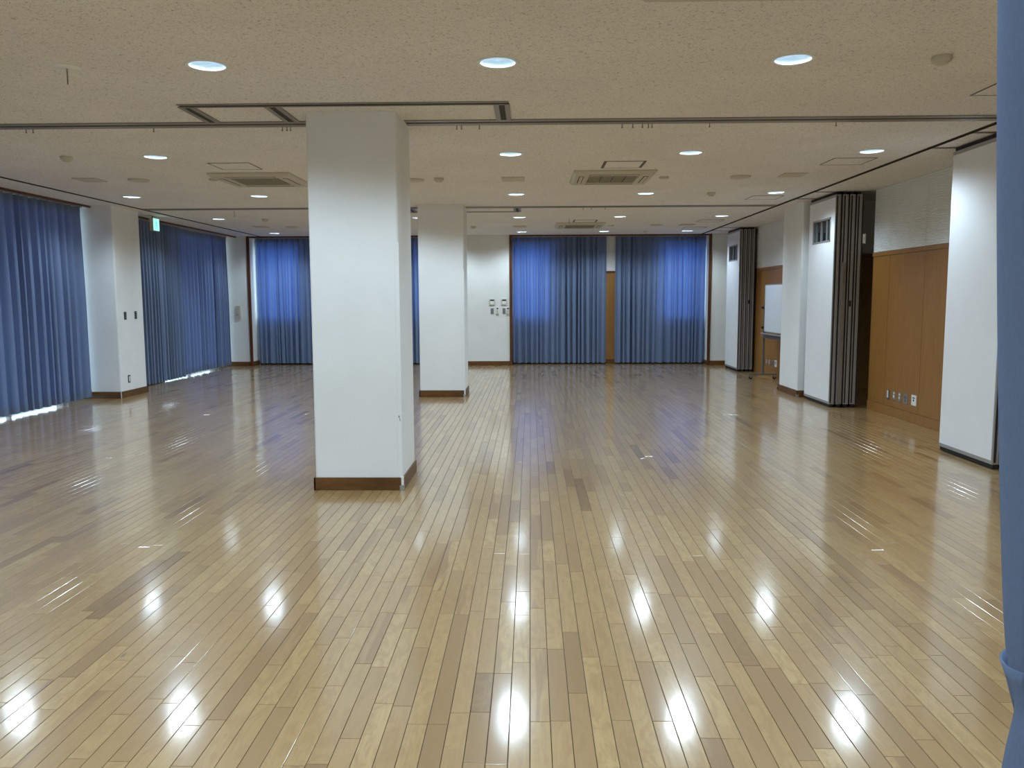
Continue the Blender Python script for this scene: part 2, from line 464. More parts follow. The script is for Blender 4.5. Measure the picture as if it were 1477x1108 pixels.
# upright wood battens at the corners of the curtain bays
for i, (x, lab) in enumerate(((-6.53, 'dark wood upright batten left of the far left curtain bay'), (-0.452, 'dark wood upright batten beside the wall controllers'),
                              (4.105, 'dark wood upright batten right of the far curtains'))):
    struct('trim_%d' % (i + 1), MB().box(x - 0.032, x + 0.032, YF - 0.03, YF + 0.005, 0, H), M_trim, lab, bevel=0.003)
for i, (a, b) in enumerate(((-6.53, -1.90), (-0.45, 4.10))):
    struct('trim_%d' % (i + 4), MB().box(a, b, YF + 0.02, YF + 0.05, H - 0.035, H), M_trim, ('dark wood pelmet strip over the far left curtains', 'dark wood pelmet strip over the far right curtains')[i])
for i, (a, b) in enumerate(((7.2, 12.75), (13.65, 19.05))):
    struct('trim_%d' % (i + 6), MB().box(-6.83, -6.80, a, b, H - 0.03, H), M_trim, ('dark wood pelmet strip over the nearest left curtain', 'dark wood pelmet strip over the farther left curtains')[i])

# right wall: veneer wainscot, cap rail, baseboard, ribbed white acoustic panels
def wainscot(y0, y1, joints):
    ys = [y0] + [j for j in joints if y0 < j < y1] + [y1]
    for a, b in zip(ys[:-1], ys[1:]):
        obj('wainscot_panel', MB().box(WR - 0.012, WR + 0.004, a + 0.004, b - 0.004, 0.125, 2.092), M_wains, wr, bevel=0.002)
        mb = MB(); z = 2.150; n = 44; dz = (H - z) / n
        for k in range(n):
            za = z + k * dz
            mb.quad((WR - 0.004, a + 0.003, za), (WR - 0.004, b - 0.003, za), (WR - 0.0135, b - 0.003, za + dz * 0.35), (WR - 0.0135, a + 0.003, za + dz * 0.35))
            mb.quad((WR - 0.0135, a + 0.003, za + dz * 0.35), (WR - 0.0135, b - 0.003, za + dz * 0.35), (WR - 0.0135, b - 0.003, za + dz * 0.8), (WR - 0.0135, a + 0.003, za + dz * 0.8))
            mb.quad((WR - 0.0135, a + 0.003, za + dz * 0.8), (WR - 0.0135, b - 0.003, za + dz * 0.8), (WR - 0.004, b - 0.003, za + dz), (WR - 0.004, a + 0.003, za + dz))
        obj('acoustic_panel', mb, M_wall, wr)
    obj('cap_rail', MB().box(WR - 0.022, WR + 0.002, y0, y1, 2.097, 2.147), M_wains, wr, bevel=0.003)
    obj('wainscot_base', MB().box(WR - 0.018, WR + 0.002, y0, y1, 0.0, 0.12), M_wains, wr, bevel=0.003)
wainscot(3.2, 11.50, [4.18, 5.15, 6.12, 7.09, 8.06, 9.03, 10.00, 10.97])
wainscot(13.74, 17.53, [14.43, 15.4, 16.37, 17.3])
# returns of the partition pockets
def pocket(y, zc):
    obj('wainscot_panel', MB().box(4.46, XP, y - 0.012, y + 0.002, 0.125, zc - 0.055), M_wains, wr, bevel=0.002)
    obj('cap_rail', MB().box(4.46, XP, y - 0.02, y + 0.002, zc - 0.05, zc), M_wains, wr, bevel=0.003)
    obj('wainscot_base', MB().box(4.46, XP, y - 0.016, y + 0.002, 0, 0.12), M_wains, wr)
pocket(12.805, 2.21)
pocket(18.60, 2.16)
# window bay wall panel between the two far curtains
wf = bpy.data.objects['wall_far']
obj('wainscot_panel', MB().box(0.62, 2.93, YR - 0.012, YR, 0.10, 2.13), M_wains, wf, bevel=0.002)
obj('cap_rail', MB().box(0.6, 2.95, YR - 0.02, YR, 2.135, 2.185), M_trim, wf, bevel=0.003)

# ------------------------------------------------------------------ pillars
def pillar(x0, x1, y0, y1, label, group=None, guards=(), r=0.022, chips=False):
    t = thing('pillar', label, 'pillar', ((x0 + x1) / 2, (y0 + y1) / 2, 0), group)
    pts = []
    for cx, cy, a0 in ((x1 - r, y0 + r, -90), (x1 - r, y1 - r, 0), (x0 + r, y1 - r, 90), (x0 + r, y0 + r, 180)):
        for k in range(5):
            a = math.radians(a0 + 22.5 * k); pts.append((cx + r * math.cos(a), cy + r * math.sin(a)))
    mb = MB(); n = len(pts)
    for i in range(n):
        a, b = pts[i], pts[(i + 1) % n]
        mb.quad((*a, 0), (*b, 0), (*b, H), (*a, H))
    mb.quad(*[(p[0], p[1], H) for p in pts])
    obj('shaft', mb, M_wall, t, smooth=True)
    d = 0.013
    for nm, b in (('baseboard', (x0 - d, x1 + d - r, y0 - d, y0 + 0.002)), ('baseboard', (x1 - 0.002, x1 + d, y0 + r - d, y1 + d)),
                  ('baseboard', (x0 - d, x0 + 0.002, y0 - d, y1 + d)), ('baseboard', (x0 - d, x1 + d, y1 - 0.002, y1 + d))):
        obj(nm, MB().box(*b, 0, 0.105), M_base, t, bevel=0.002)
    for gx, gy, sx, sy in guards:   # white plastic corner guard with a grey metal shoe
        e = 0.003; w = 0.032
        g = MB().box(min(gx + sx * e, gx - sx * w), max(gx + sx * e, gx - sx * w), min(gy + sy * e, gy + sy * 0.0), max(gy + sy * e, gy), 0.11, 2.0)
        g.box(min(gx, gx + sx * e), max(gx, gx + sx * e), min(gy + sy * e, gy - sy * w), max(gy + sy * e, gy - sy * w), 0.11, 2.0)
        obj('corner_guard', g, M_wall, t, bevel=0.001)
        k = 0.016
        s = MB().box(min(gx - sx * r, gx + sx * k), max(gx - sx * r, gx + sx * k), min(gy - sy * r, gy + sy * k), max(gy - sy * r, gy + sy * k), 0.0, 0.042)
        obj('metal_shoe', s, M_steel, t, bevel=0.002)
        s = MB().box(min(gx - sx * r * 0.9, gx + sx * 0.010), max(gx - sx * r * 0.9, gx + sx * 0.010), min(gy - sy * r * 0.9, gy + sy * 0.010), max(gy - sy * r * 0.9, gy + sy * 0.010), 0.042, 0.112)
        obj('guard_foot', s, M_white, t, bevel=0.003)
    if chips:
        c = MB()
        for (px, pz, w, h) in ((-1.062, 0.605, 0.006, 0.012), (-1.057, 0.585, 0.004, 0.010), (-1.052, 0.570, 0.004, 0.006)):
            c.quad((px - w, y0 - 0.0036, pz), (px, y0 - 0.0036, pz - h), (px + w, y0 - 0.0036, pz - h * 0.3), (px + w * 0.3, y0 - 0.0036, pz + h))
        obj('chipped_paint', c, M_grey, t)
    return t
pillar(-1.755, -1.044, 6.536, 7.253, 'large white square pillar nearest the viewer with brown baseboard', 'free standing pillars', [(-1.044, 6.536, 1, -1)], chips=True)
pillar(-1.755, -1.044, 12.90, 13.62, 'smaller looking white square pillar standing beyond the nearest one', 'free standing pillars', [(-1.044, 12.90, 1, -1)])
pillar(-7.29, -6.479, 12.765, 13.64, 'white wall pillar between the left curtains with two dark switches')
pillar(-7.29, -6.479, 6.30, 7.17, 'white wall pillar left of the nearest left curtain, outside the picture')
pillar(4.155, 4.45, 12.81, 13.76, 'white wall pillar at right between whiteboard and partition stack', None, [(4.155, 12.81, -1, -1)])

# ------------------------------------------------------------------ curtains
def curtain(label, p0, p1, z0, z1, seed, pitch=0.14, amp=0.045, m=None, group=None, hem=True, dy=0.0):
    rnd = random.Random(seed)
    p0, p1 = Vector((*p0, 0)), Vector((*p1, 0)); d = p1 - p0; Lg = d.length; d /= Lg; n = Vector((-d.y, d.x, 0))
    marks, u = [0.0], 0.0
    while u < Lg:
        u += pitch * rnd.uniform(0.5, 1.7); marks.append(u)
    marks = [k * Lg / marks[-1] for k in marks]
    amps = [rnd.uniform(0.40, 1.2) for _ in marks]; drift = [rnd.gauss(0, 0.018) for _ in marks]; lean = [rnd.gauss(0, 0.5) for _ in marks]
    cols, rows, per = [], 13, 12
    for k in range(len(marks) - 1):
        for q in range(per): cols.append((k, q / per))
    cols.append((len(marks) - 2, 1.0))
    def P(c, v, off=0.0):
        k, t = c; v = min(max(v, 0), 1)      # v=0 hem, v=1 heading
        a0 = amps[k] * (1 - t) + amps[k + 1] * t
        dr = (drift[k] * (1 - t) + drift[k + 1] * t) * (1 - v)
        s = marks[k] + (marks[k + 1] - marks[k]) * t
        ph = 2 * PI * t
        A = 1.15 * amp * a0 * (0.55 + 0.45 * min(1, (1 - v) * 2.2))
        tt = t + 0.10 * lean[k] * math.sin(PI * t) ** 2
        w = 2.0 * abs(math.cos(PI * tt)) ** 4 - 0.75 + 0.16 * math.sin(2 * ph + lean[k] * 3)
        lat = 0.30 * A * math.sin(2 * ph) * (1 - v * 0.6)
        edge = min(1.0, s / 0.15, (Lg - s) / 0.15); edge = max(0.0, edge)
        p = p0 + d * (s + (dr + lat) * edge) + n * (A * w + off + 0.008 * math.sin(s * 3.1 + seed))
        z = z0 + (z1 - z0) * v
        if v < 0.02: z += 0.006 * math.sin(ph + seed)
        return (p.x, p.y, z)
    vs_ = [0, 0.02, 0.05, 0.12, 0.22, 0.34, 0.46, 0.58, 0.70, 0.80, 0.88, 0.94, 0.97, 1.0]
    mb = MB(); nc = len(cols)
    for v in vs_: mb.v += [P(c, v) for c in cols]
    for r in range(len(vs_) - 1):
        for c in range(nc - 1):
            mb.f.append((r * nc + c, r * nc + c + 1, (r + 1) * nc + c + 1, (r + 1) * nc + c)); mb.m.append(0)
    o = thing('curtain', label, 'curtain', ((p0 + p1).x / 2, (p0 + p1).y / 2, 0), group)
    obj('cloth', mb, m or M_cloth, o, smooth=True)
    if hem:
        for nm, va, vb in (('hem', 0.0, 0.035), ('heading_tape', 0.972, 1.0)):
            hb = MB()
            vv = [va, (va + vb) / 2, vb]
            for v in vv: hb.v += [P(c, v, -0.003 * dy) for c in cols]
            for r in range(2):
                for c in range(nc - 1):
                    hb.f.append((r * nc + c, r * nc + c + 1, (r + 1) * nc + c + 1, (r + 1) * nc + c)); hb.m.append(0)
            obj(nm, hb, m or M_cloth, o, smooth=True)
    rb = MB()
    lo = p0 - n * 0.012; hi = p1 + n * 0.012
    rb.box(min(lo.x, hi.x), max(lo.x, hi.x), min(lo.y, hi.y), max(lo.y, hi.y), z1 + 0.002, H - 0.001)
    obj('curtain_rail', rb, M_alu, o)
    return o
CX = -6.95
curtain('wide blue curtain at the left edge, nearest along the left wall', (-6.91, 7.25), (-6.91, 12.685), 0.045, 2.965, 3, 0.165, 0.05, m=M_cloth_dimmed, group='left wall curtains', dy=1)
curtain('blue curtain just beyond the left wall pillar, reaching the dark floor', (CX, 13.70), (CX, 16.258), 0.022, 2.965, 8, 0.125, 0.045, m=M_cloth_dimmed, group='left wall curtains', dy=1)
curtain('blue curtain on the left wall in the far corner, daylight under its hem', (CX - 0.055, 16.235), (CX - 0.055, 18.95), 0.040, 2.965, 5, 0.125, 0.042, m=M_cloth_dimmed, group='left wall curtains', dy=1)
curtain('blue left wall curtain beside the viewer, outside the picture', (CX, 0.3), (CX, 6.25), 0.04, 2.965, 9, 0.165, 0.05, m=M_cloth_dimmed, group='left wall curtains', dy=1)
CY = 19.40
curtain('blue curtain in the far left corner beside the dark batten', (-6.47, CY), (-4.24, CY), 0.035, 2.975, 12, 0.112, 0.040, group='far wall curtains', dy=-1)
curtain('narrow strip of blue curtain seen between the two free standing pillars', (-4.16, CY), (-1.94, CY), 0.035, 2.975, 13, 0.112, 0.040, group='far wall curtains', dy=-1)
curtain('blue far wall curtain right of the wall controllers, left of the veneer gap', (-0.425, CY), (1.775, CY), 0.035, 2.975, 14, 0.112, 0.040, group='far wall curtains', dy=-1)
curtain('blue far wall curtain right of the veneer gap, in the far right corner', (1.985, CY), (4.085, CY), 0.035, 2.975, 15, 0.112, 0.040, group='far wall curtains', dy=-1)

def near_curtain():
    o = thing('curtain', 'pale blue curtain gathered by a tieback at the right edge, nearest the viewer', 'curtain', (0.95, 1.33, 0))
    # left edge (x at depth 1.3) and half width of the gathered bundle by height
    prof = [(0.02, 0.70, 0.20), (0.30, 0.715, 0.19), (0.60, 0.740, 0.15), (0.74, 0.757, 0.11), (0.793, 0.762, 0.09), (0.824, 0.767, 0.07), (0.848, 0.771, 0.06), (0.869, 0.774, 0.055), (0.91, 0.766, 0.062),
            (0.96, 0.752, 0.075), (1.09, 0.740, 0.11), (1.256, 0.727, 0.15), (1.42, 0.716, 0.18), (1.58, 0.706, 0.21), (1.78, 0.695, 0.24), (1.98, 0.686, 0.27), (2.3, 0.672, 0.30), (2.65, 0.66, 0.33), (2.96, 0.65, 0.35)]
    n = 160; mb = MB()
    for z, xl, w in prof:
        row = []
        for k in range(n):
            t = k / (n - 1)
            A = min(0.055, 0.30 * w) + 0.004
            ph = t * 7.2 * PI
            x = 2 * w * t + 0.35 * A * math.sin(2 * ph + 0.6)
            y = 1.30 + 0.06 * t - A * math.cos(ph + 0.35 * math.sin(z * 1.1)) + 0.02 * t * (z - 0.85)
            row.append((x, y, z))
        sh = max(xl / 1.27 * p[1] - p[0] for p in row)
        mb.v += [(p[0] + sh, p[1], z) for p in row]
    for r in range(len(prof) - 1):
        for c in range(n - 1):
            mb.f.append((r * n + c, r * n + c + 1, (r + 1) * n + c + 1, (r + 1) * n + c)); mb.m.append(0)
    cl = obj('cloth', mb, M_cloth_near, o, smooth=True)
    sb = cl.modifiers.new('sub', 'SUBSURF'); sb.levels = 1; sb.render_levels = 1
    so = cl.modifiers.new('thick', 'SOLIDIFY'); so.thickness = 0.0025
    # tieback: an upright band looped round the bundle, wider at its top
    tb = MB(); n2 = 48
    for z, xl, hw, hd in ((0.869, 0.815, 0.055, 0.044), (0.895, 0.808, 0.067, 0.054), (0.925, 0.800, 0.080, 0.064), (0.952, 0.790, 0.092, 0.072)):
        for k in range(n2):
            a = 2 * PI * k / n2
            tb.v.append((xl + hw + hw * math.cos(a), 1.325 + hd * math.sin(a), z + 0.012 * math.cos(a)))
    for r in range(3):
        for c in range(n2):
            c2 = (c + 1) % n2
            tb.f.append((r * n2 + c, r * n2 + c2, (r + 1) * n2 + c2, (r + 1) * n2 + c)); tb.m.append(0)
    t = obj('tieback', tb, M_cloth_near, o, smooth=True)
    so = t.modifiers.new('thick', 'SOLIDIFY'); so.thickness = 0.004
    obj('curtain_rail', MB().box(0.70, 1.5, 1.30, 1.33, 2.965, 2.999), M_alu, o)
near_curtain()

# ------------------------------------------------------------------ downlights
ROWN = {0: None, 1: None, 2: 'front row, nearer than the first track', 3: 'row just beyond the first track', 4: 'row just before the second track',
        5: 'row just beyond the second track', 6: 'last row by the far curtains'}
COLN = ['first', 'second', 'third', 'fourth', 'fifth', 'sixth']
def downlight_proto(x, y):
    t = thing('downlight', '', 'ceiling light', (x, y, H), 'recessed ceiling downlights')
    obj('trim_ring', MB().lathe([(0.108, H), (0.109, H - 0.004), (0.118, H - 0.007), (0.130, H - 0.005), (0.132, H)], (x, y, 0), n=40), M_white, t, smooth=True)
    obj('reflector', MB().lathe([(0.112, H - 0.001), (0.111, H + 0.012), (0.104, H + 0.040), (0.090, H + 0.062)], (x, y, 0), n=40), M_refl, t, smooth=True)
    obj('lamp_disc', MB().lathe([(0.091, H + 0.061), (0.06, H + 0.063), (0.0005, H + 0.064)], (x, y, 0), n=32), M_lamp, t, smooth=True)
    for k in range(6):
        a = 2 * PI * (k + 0.5) / 6
        obj('led', MB().lathe([(0.0005, H + 0.0585), (0.013, H + 0.0588), (0.013, H + 0.0615)], (x + 0.066 * math.cos(a), y + 0.066 * math.sin(a), 0), n=10), M_led, t)
    l = bpy.data.lights.new('lamp', 'SPOT'); l.energy = LAMP; l.color = LAMP_COL
    l.spot_size = math.radians(154); l.spot_blend = 0.55; l.shadow_soft_size = 0.11
    lo = bpy.data.objects.new('lamp', l); lo.location = (0, 0, -0.012); link(lo, t)
    return t
proto = None
for j, y in enumerate(LYS):
    for i, x in enumerate(LXS):
        if ROWN[j]: lab = '%s downlight from the left, %s' % (COLN[i], ROWN[j])
        else: lab = 'round recessed ceiling downlight overhead, outside the picture'
        if proto is None:
            proto = downlight_proto(x, y); proto['label'] = lab
        else: dup(proto, (x, y, H), lab)
# the unseen rows tell nothing apart and share their label
# ------------------------------------------------------------------ partition tracks on the ceiling
def track(label, ym, x0, x1, yd, hooks):
    t = thing('partition_track', label, 'ceiling track', (0, ym, H), 'ceiling tracks')
    def run(a, b, y):           # rails along x with a dark slot between
        obj('rail', MB().box(a, b, y - 0.095, y - 0.030, H - 0.008, H), M_track, t, bevel=0.001)
        obj('rail', MB().box(a, b, y + 0.020, y + 0.105, H - 0.008, H), M_track, t, bevel=0.001)
        obj('slot', MB().box(a, b, y - 0.030, y + 0.020, H - 0.002, H), M_slot, t)
    def cross(x, a, b):
        obj('rail', MB().box(x - 0.062, x - 0.022, a, b, H - 0.009, H), M_track, t, bevel=0.001)
        obj('rail', MB().box(x + 0.022, x + 0.062, a, b, H - 0.009, H), M_track, t, bevel=0.001)
        obj('slot', MB().box(x - 0.022, x + 0.022, a, b, H - 0.003, H), M_slot, t)
    run(x0, -1.77, ym); run(-1.03, x1, ym)
    obj('detour_slot', MB().box(-2.64, -0.16, yd - 0.028, yd + 0.028, H - 0.003, H), M_slot, t)
    for s in (-1, 1):
        obj('detour_rail', MB().box(-2.64, -0.16, yd + s * 0.04 - 0.012, yd + s * 0.04 + 0.012, H - 0.007, H), M_track, t, bevel=0.001)
    for x in (-2.60, -1.95, -0.215):
        a, b = sorted((yd + math.copysign(0.03, ym - yd), ym - math.copysign(0.1, ym - yd)))
        cross(x, a, b)
    h = MB().cyl(0.004, 2.972, H - 0.001, (hooks[0], 0, 0), n=8).cyl(0.007, 2.968, 2.975, (hooks[0], 0, 0), n=8)
    h.v = [(a, b + ym + 0.14, c) for a, b, c in h.v]
    first = obj('hook', h, M_track, t)
    for x in hooks[1:]:
        o = first.copy(); o.location = (x - hooks[0], 0, 0); COL.objects.link(o); o.parent = t
track('nearer ceiling track with a detour in front of the nearest pillar', 6.95, -6.21, 3.88, 6.29, (-4.3, -4.24, -3.2, -2.1, -2.06, -2.03, -0.62, -0.58, -0.43, 0.77, 0.86, 0.94, 0.99, 1.02, 1.5, 2.55))
track('farther ceiling track with a detour behind the second pillar', 13.30, -6.21, 3.88, 13.99, (0.85, 0.98, 1.2, -2.2))
def leads(ys, label, x1):
    t = thing('lead_track', label, 'ceiling track', (4.2, sum(ys) / 2, H), 'lead tracks into the partition pockets')
    for y in ys:
        obj('rail', MB().box(3.94, x1, y - 0.030, y - 0.012, H - 0.005, H), M_track, t)
        obj('rail', MB().box(3.94, x1, y + 0.012, y + 0.030, H - 0.005, H), M_track, t)
        obj('slot', MB().box(3.94, x1, y - 0.012, y + 0.012, H - 0.002, H), M_slot, t)
leads((7.57, 8.32), 'pair of dark lead tracks above the partition at the right edge', 4.71)
leads((11.66, 12.45), 'pair of dark lead tracks above the middle partition stack', 4.71)
leads((17.4, 18.2), 'pair of dark lead tracks above the farthest partition stack', 4.71)

# ------------------------------------------------------------------ cassette air conditioners
def cassette(x, y, label):
    t = thing('air_conditioner', label, 'air conditioner', (x, y, H), 'ceiling cassette air conditioners')
    z = H - 0.045; a = 0.475
    mb = MB()
    # shallow tapered panel with a sunken middle
    ring = [(a, H), (a, H - 0.018), (a - 0.03, z), (0.295, z), (0.285, z + 0.02), (0.0, z + 0.02)]
    for (r0, h0), (r1, h1) in zip(ring[:-1], ring[1:]):
        for k in range(4):
            c0 = ((-1, -1), (1, -1), (1, 1), (-1, 1))[k]; c1 = ((-1, -1), (1, -1), (1, 1), (-1, 1))[(k + 1) % 4]
            if r1 == 0.0:
                mb.quad((x + c0[0] * r0, y + c0[1] * r0, h0), (x + c1[0] * r0, y + c1[1] * r0, h0), (x, y, h1))
            else:
                mb.quad((x + c0[0] * r0, y + c0[1] * r0, h0), (x + c1[0] * r0, y + c1[1] * r0, h0), (x + c1[0] * r1, y + c1[1] * r1, h1), (x + c0[0] * r1, y + c0[1] * r1, h1))
    obj('panel', mb, M_plain, t)
    for k in range(4):
        xa = x - 0.28 + k * 0.14
        gm = MB()
        gm.box(xa + 0.006, xa + 0.134, y - 0.28, y + 0.28, z + 0.004, z + 0.012)
        for q in range(9): gm.box(xa + 0.006, xa + 0.134, y - 0.27 + q * 0.064, y - 0.255 + q * 0.064, z, z + 0.006)
        obj('intake_grille', gm, M_acback, t)
    for sx, sy in ((0, 1), (0, -1), (1, 0), (-1, 0)):
        if sx: b = (x + sx * 0.375 - 0.028, x + sx * 0.375 + 0.028, y - 0.29, y + 0.29)
        else: b = (x - 0.29, x + 0.29, y + sy * 0.375 - 0.028, y + sy * 0.375 + 0.028)
        obj('outlet_slot', MB().box(*b, z - 0.001, z + 0.001), M_slot, t)
        if sx: b = (b[0] + 0.010, b[1] - 0.010, b[2] + 0.01, b[3] - 0.01)
        else: b = (b[0] + 0.01, b[1] - 0.01, b[2] + 0.010, b[3] - 0.010)
        obj('louvre', MB().box(*b, z - 0.005, z - 0.002), M_plain, t)
    return t
ac = cassette(0.97, 10.03, 'beige cassette air conditioner in the ceiling right of the nearest pillar')
dup(ac, (-3.24, 10.00, H), 'beige cassette air conditioner in the ceiling left of the nearest pillar')
dup(ac, (0.97, 16.50, H), 'small looking cassette air conditioner near the far curtains')
dup(ac, (1.0, 3.66, H), 'cassette air conditioner cut off by the top edge of the picture')

# ------------------------------------------------------------------ access hatches, vents, speakers, detectors, hanging pins
def hatch(x, y, label, bars=False):
    t = thing('access_hatch', label, 'ceiling hatch', (x, y, H), 'ceiling access hatches')
    a = 0.225
    obj('door', MB().box(x - a + 0.012, x + a - 0.012, y - a + 0.012, y + a - 0.012, H - 0.003, H - 0.0005), M_ceil, t)
    w = 0.03 if bars else 0.010
    for b in ((x - a, x - a + w, y - a, y + a), (x + a - w, x + a, y - a, y + a), (x - a, x + a, y - a, y - a + 0.010), (x - a, x + a, y + a - 0.010, y + a)):
        obj('frame_bar', MB().box(*b, H - 0.0045, H), M_hatch, t)
    return t
hp = hatch(3.41, 9.09, 'thin framed ceiling hatch right of the second row lights, nearest fully visible')
for x, y, lab in ((-3.22, 9.09, 'thin framed ceiling hatch in front of the left air conditioner'),
                  (3.41, 12.27, 'thin framed ceiling hatch just before the second track at right'), (3.40, 15.85, 'thin framed ceiling hatch beyond the second track at right'),
                  (3.42, 17.45, 'farthest thin framed ceiling hatch near the far right corner'), (3.41, 5.98, 'thin framed ceiling hatch cut off by the pale blue curtain')):
    dup(hp, (x, y, H), lab)
hb = hatch(1.013, 9.18, 'ceiling hatch with grey side bars in front of the centre air conditioner', True)
dup(hb, (1.03, 15.75, H), 'ceiling hatch with grey side bars before the far air conditioner')

def vent(x, y, label):
    t = thing('ceiling_vent', label, 'vent', (x, y, H), 'rectangular ceiling vents')
    w, d = 0.125, 0.135
    for b in ((x - w - 0.015, x - w + 0.008, y - d - 0.015, y + d + 0.015), (x + w - 0.008, x + w + 0.015, y - d - 0.015, y + d + 0.015),
              (x - w, x + w, y - d - 0.015, y - d + 0.008), (x - w, x + w, y + d - 0.008, y + d + 0.015)):
        obj('frame_bar', MB().box(*b, H - 0.012, H), M_plain, t, bevel=0.002)
    obj('duct_opening', MB().box(x - w, x + w, y - d, y + d, H - 0.002, H), M_acback, t)
    for k in range(5):
        yy = y - d + 0.03 + k * 0.052
        s = MB().quad((x - w, yy, H - 0.003), (x + w, yy, H - 0.003), (x + w, yy + 0.03, H - 0.011), (x - w, yy + 0.03, H - 0.011))
        s.quad((x - w, yy, H - 0.0045), (x + w, yy, H - 0.0045), (x + w, yy + 0.03, H - 0.0125), (x - w, yy + 0.03, H - 0.0125))
        obj('slat', s, M_plain, t)
    return t
vp = vent(-5.33, 10.01, 'beige ceiling vent near the left curtains, before the second track')
for x, y, lab in ((-0.21, 10.20, 'beige ceiling vent right of the nearest pillar, below the fourth light'), (3.115, 10.03, 'beige ceiling vent at right between second and third row lights'),
                  (-5.40, 16.54, 'beige ceiling vent in the far left corner'), (-0.22, 16.82, 'beige ceiling vent above the wall controllers'), (3.12, 16.66, 'beige ceiling vent in the far right corner')):
    dup(vp, (x, y, H), lab)

def disc(x, y, r, label, cat='speaker', name='ceiling_speaker', group='round ceiling speakers'):
    t = thing(name, label, cat, (x, y, H), group)
    obj('rim', MB().lathe([(r, H), (r * 0.99, H - 0.012), (r * 0.93, H - 0.020), (r * 0.88, H - 0.018)], (x, y, 0), n=36), M_plain, t, smooth=True)
    obj('face', MB().lathe([(r * 0.885, H - 0.018), (r * 0.5, H - 0.020), (r * 0.49, H - 0.017), (r * 0.45, H - 0.017), (r * 0.44, H - 0.021), (0.0005, H - 0.022)], (x, y, 0), n=36), M_plain, t, smooth=True)
    return t
sp = disc(-4.74, 10.03, 0.125, 'round beige ceiling speaker left of the left air conditioner')
for x, y, lab in ((-1.42, 10.20, 'round beige ceiling speaker half hidden by the nearest pillar'), (2.52, 10.12, 'round beige ceiling speaker right of the centre air conditioner'),
                  (-4.78, 16.58, 'round beige ceiling speaker near the far left curtain'), (2.51, 16.62, 'round beige ceiling speaker above the far right curtain')):
    dup(sp, (x, y, H), lab)
sd = disc(-3.82, 10.02, 0.058, 'small flat disc beside the left air conditioner', 'ceiling disc', 'ceiling_disc', 'small flat ceiling discs')
dup(sd, (1.61, 10.13, H), 'small flat disc just right of the centre air conditioner')
dup(sd, (1.61, 16.71, H), 'small flat disc right of the far air conditioner')

def detector(x, y, label):
    t = thing('smoke_detector', label, 'smoke detector', (x, y, H), 'ceiling smoke detectors')
    obj('base', MB().lathe([(0.058, H), (0.060, H - 0.006), (0.058, H - 0.024), (0.054, H - 0.030)], (x, y, 0), n=32), M_plain, t, smooth=True)
    obj('sensor_head', MB().lathe([(0.054, H - 0.029), (0.042, H - 0.034), (0.036, H - 0.046), (0.026, H - 0.050), (0.0005, H - 0.051)], (x, y, 0), n=32), M_plain, t, smooth=True)
    return t
dt = detector(2.50, 5.22, 'beige smoke detector on the ceiling near the pale blue curtain')
for x, y, lab in ((-4.71, 8.42, 'beige smoke detector at left beyond the first track'), (-1.106, 10.10, 'beige smoke detector right beside the nearest pillar top'),
                  (2.51, 11.67, 'beige smoke detector before the second track at right'), (-4.81, 15.0, 'beige smoke detector beyond the second track at left'),
                  (-1.15, 16.76, 'beige smoke detector above the blank far wall'), (2.50, 18.13, 'beige smoke detector right above the far right curtain')):
    dup(dt, (x, y, H), lab)

def pin(x, y, label, r=0.084):
    t = thing('hanging_pin', label, 'ceiling fitting', (x, y, H), 'ceiling plates with a hanging pin')
    obj('plate', MB().lathe([(r, H), (r, H - 0.003), (r * 0.9, H - 0.008), (0.0005, H - 0.009)], (x, y, 0), n=36), M_white if r > 0.08 else M_plain, t, smooth=True)
    obj('pin', MB().cyl(0.0045, H - 0.105, H - 0.008, (x, y, 0), n=10), M_track, t, smooth=True)
    return t
pp = pin(-2.90, 5.25, 'white round ceiling plate with hanging pin at upper left')
dup(pp, (0.707, 15.22, H), 'round ceiling plate with hanging pin left of the far hatch')
dup(pp, (-4.85, 13.55, H), 'round ceiling plate with hanging pin behind the second track at left')

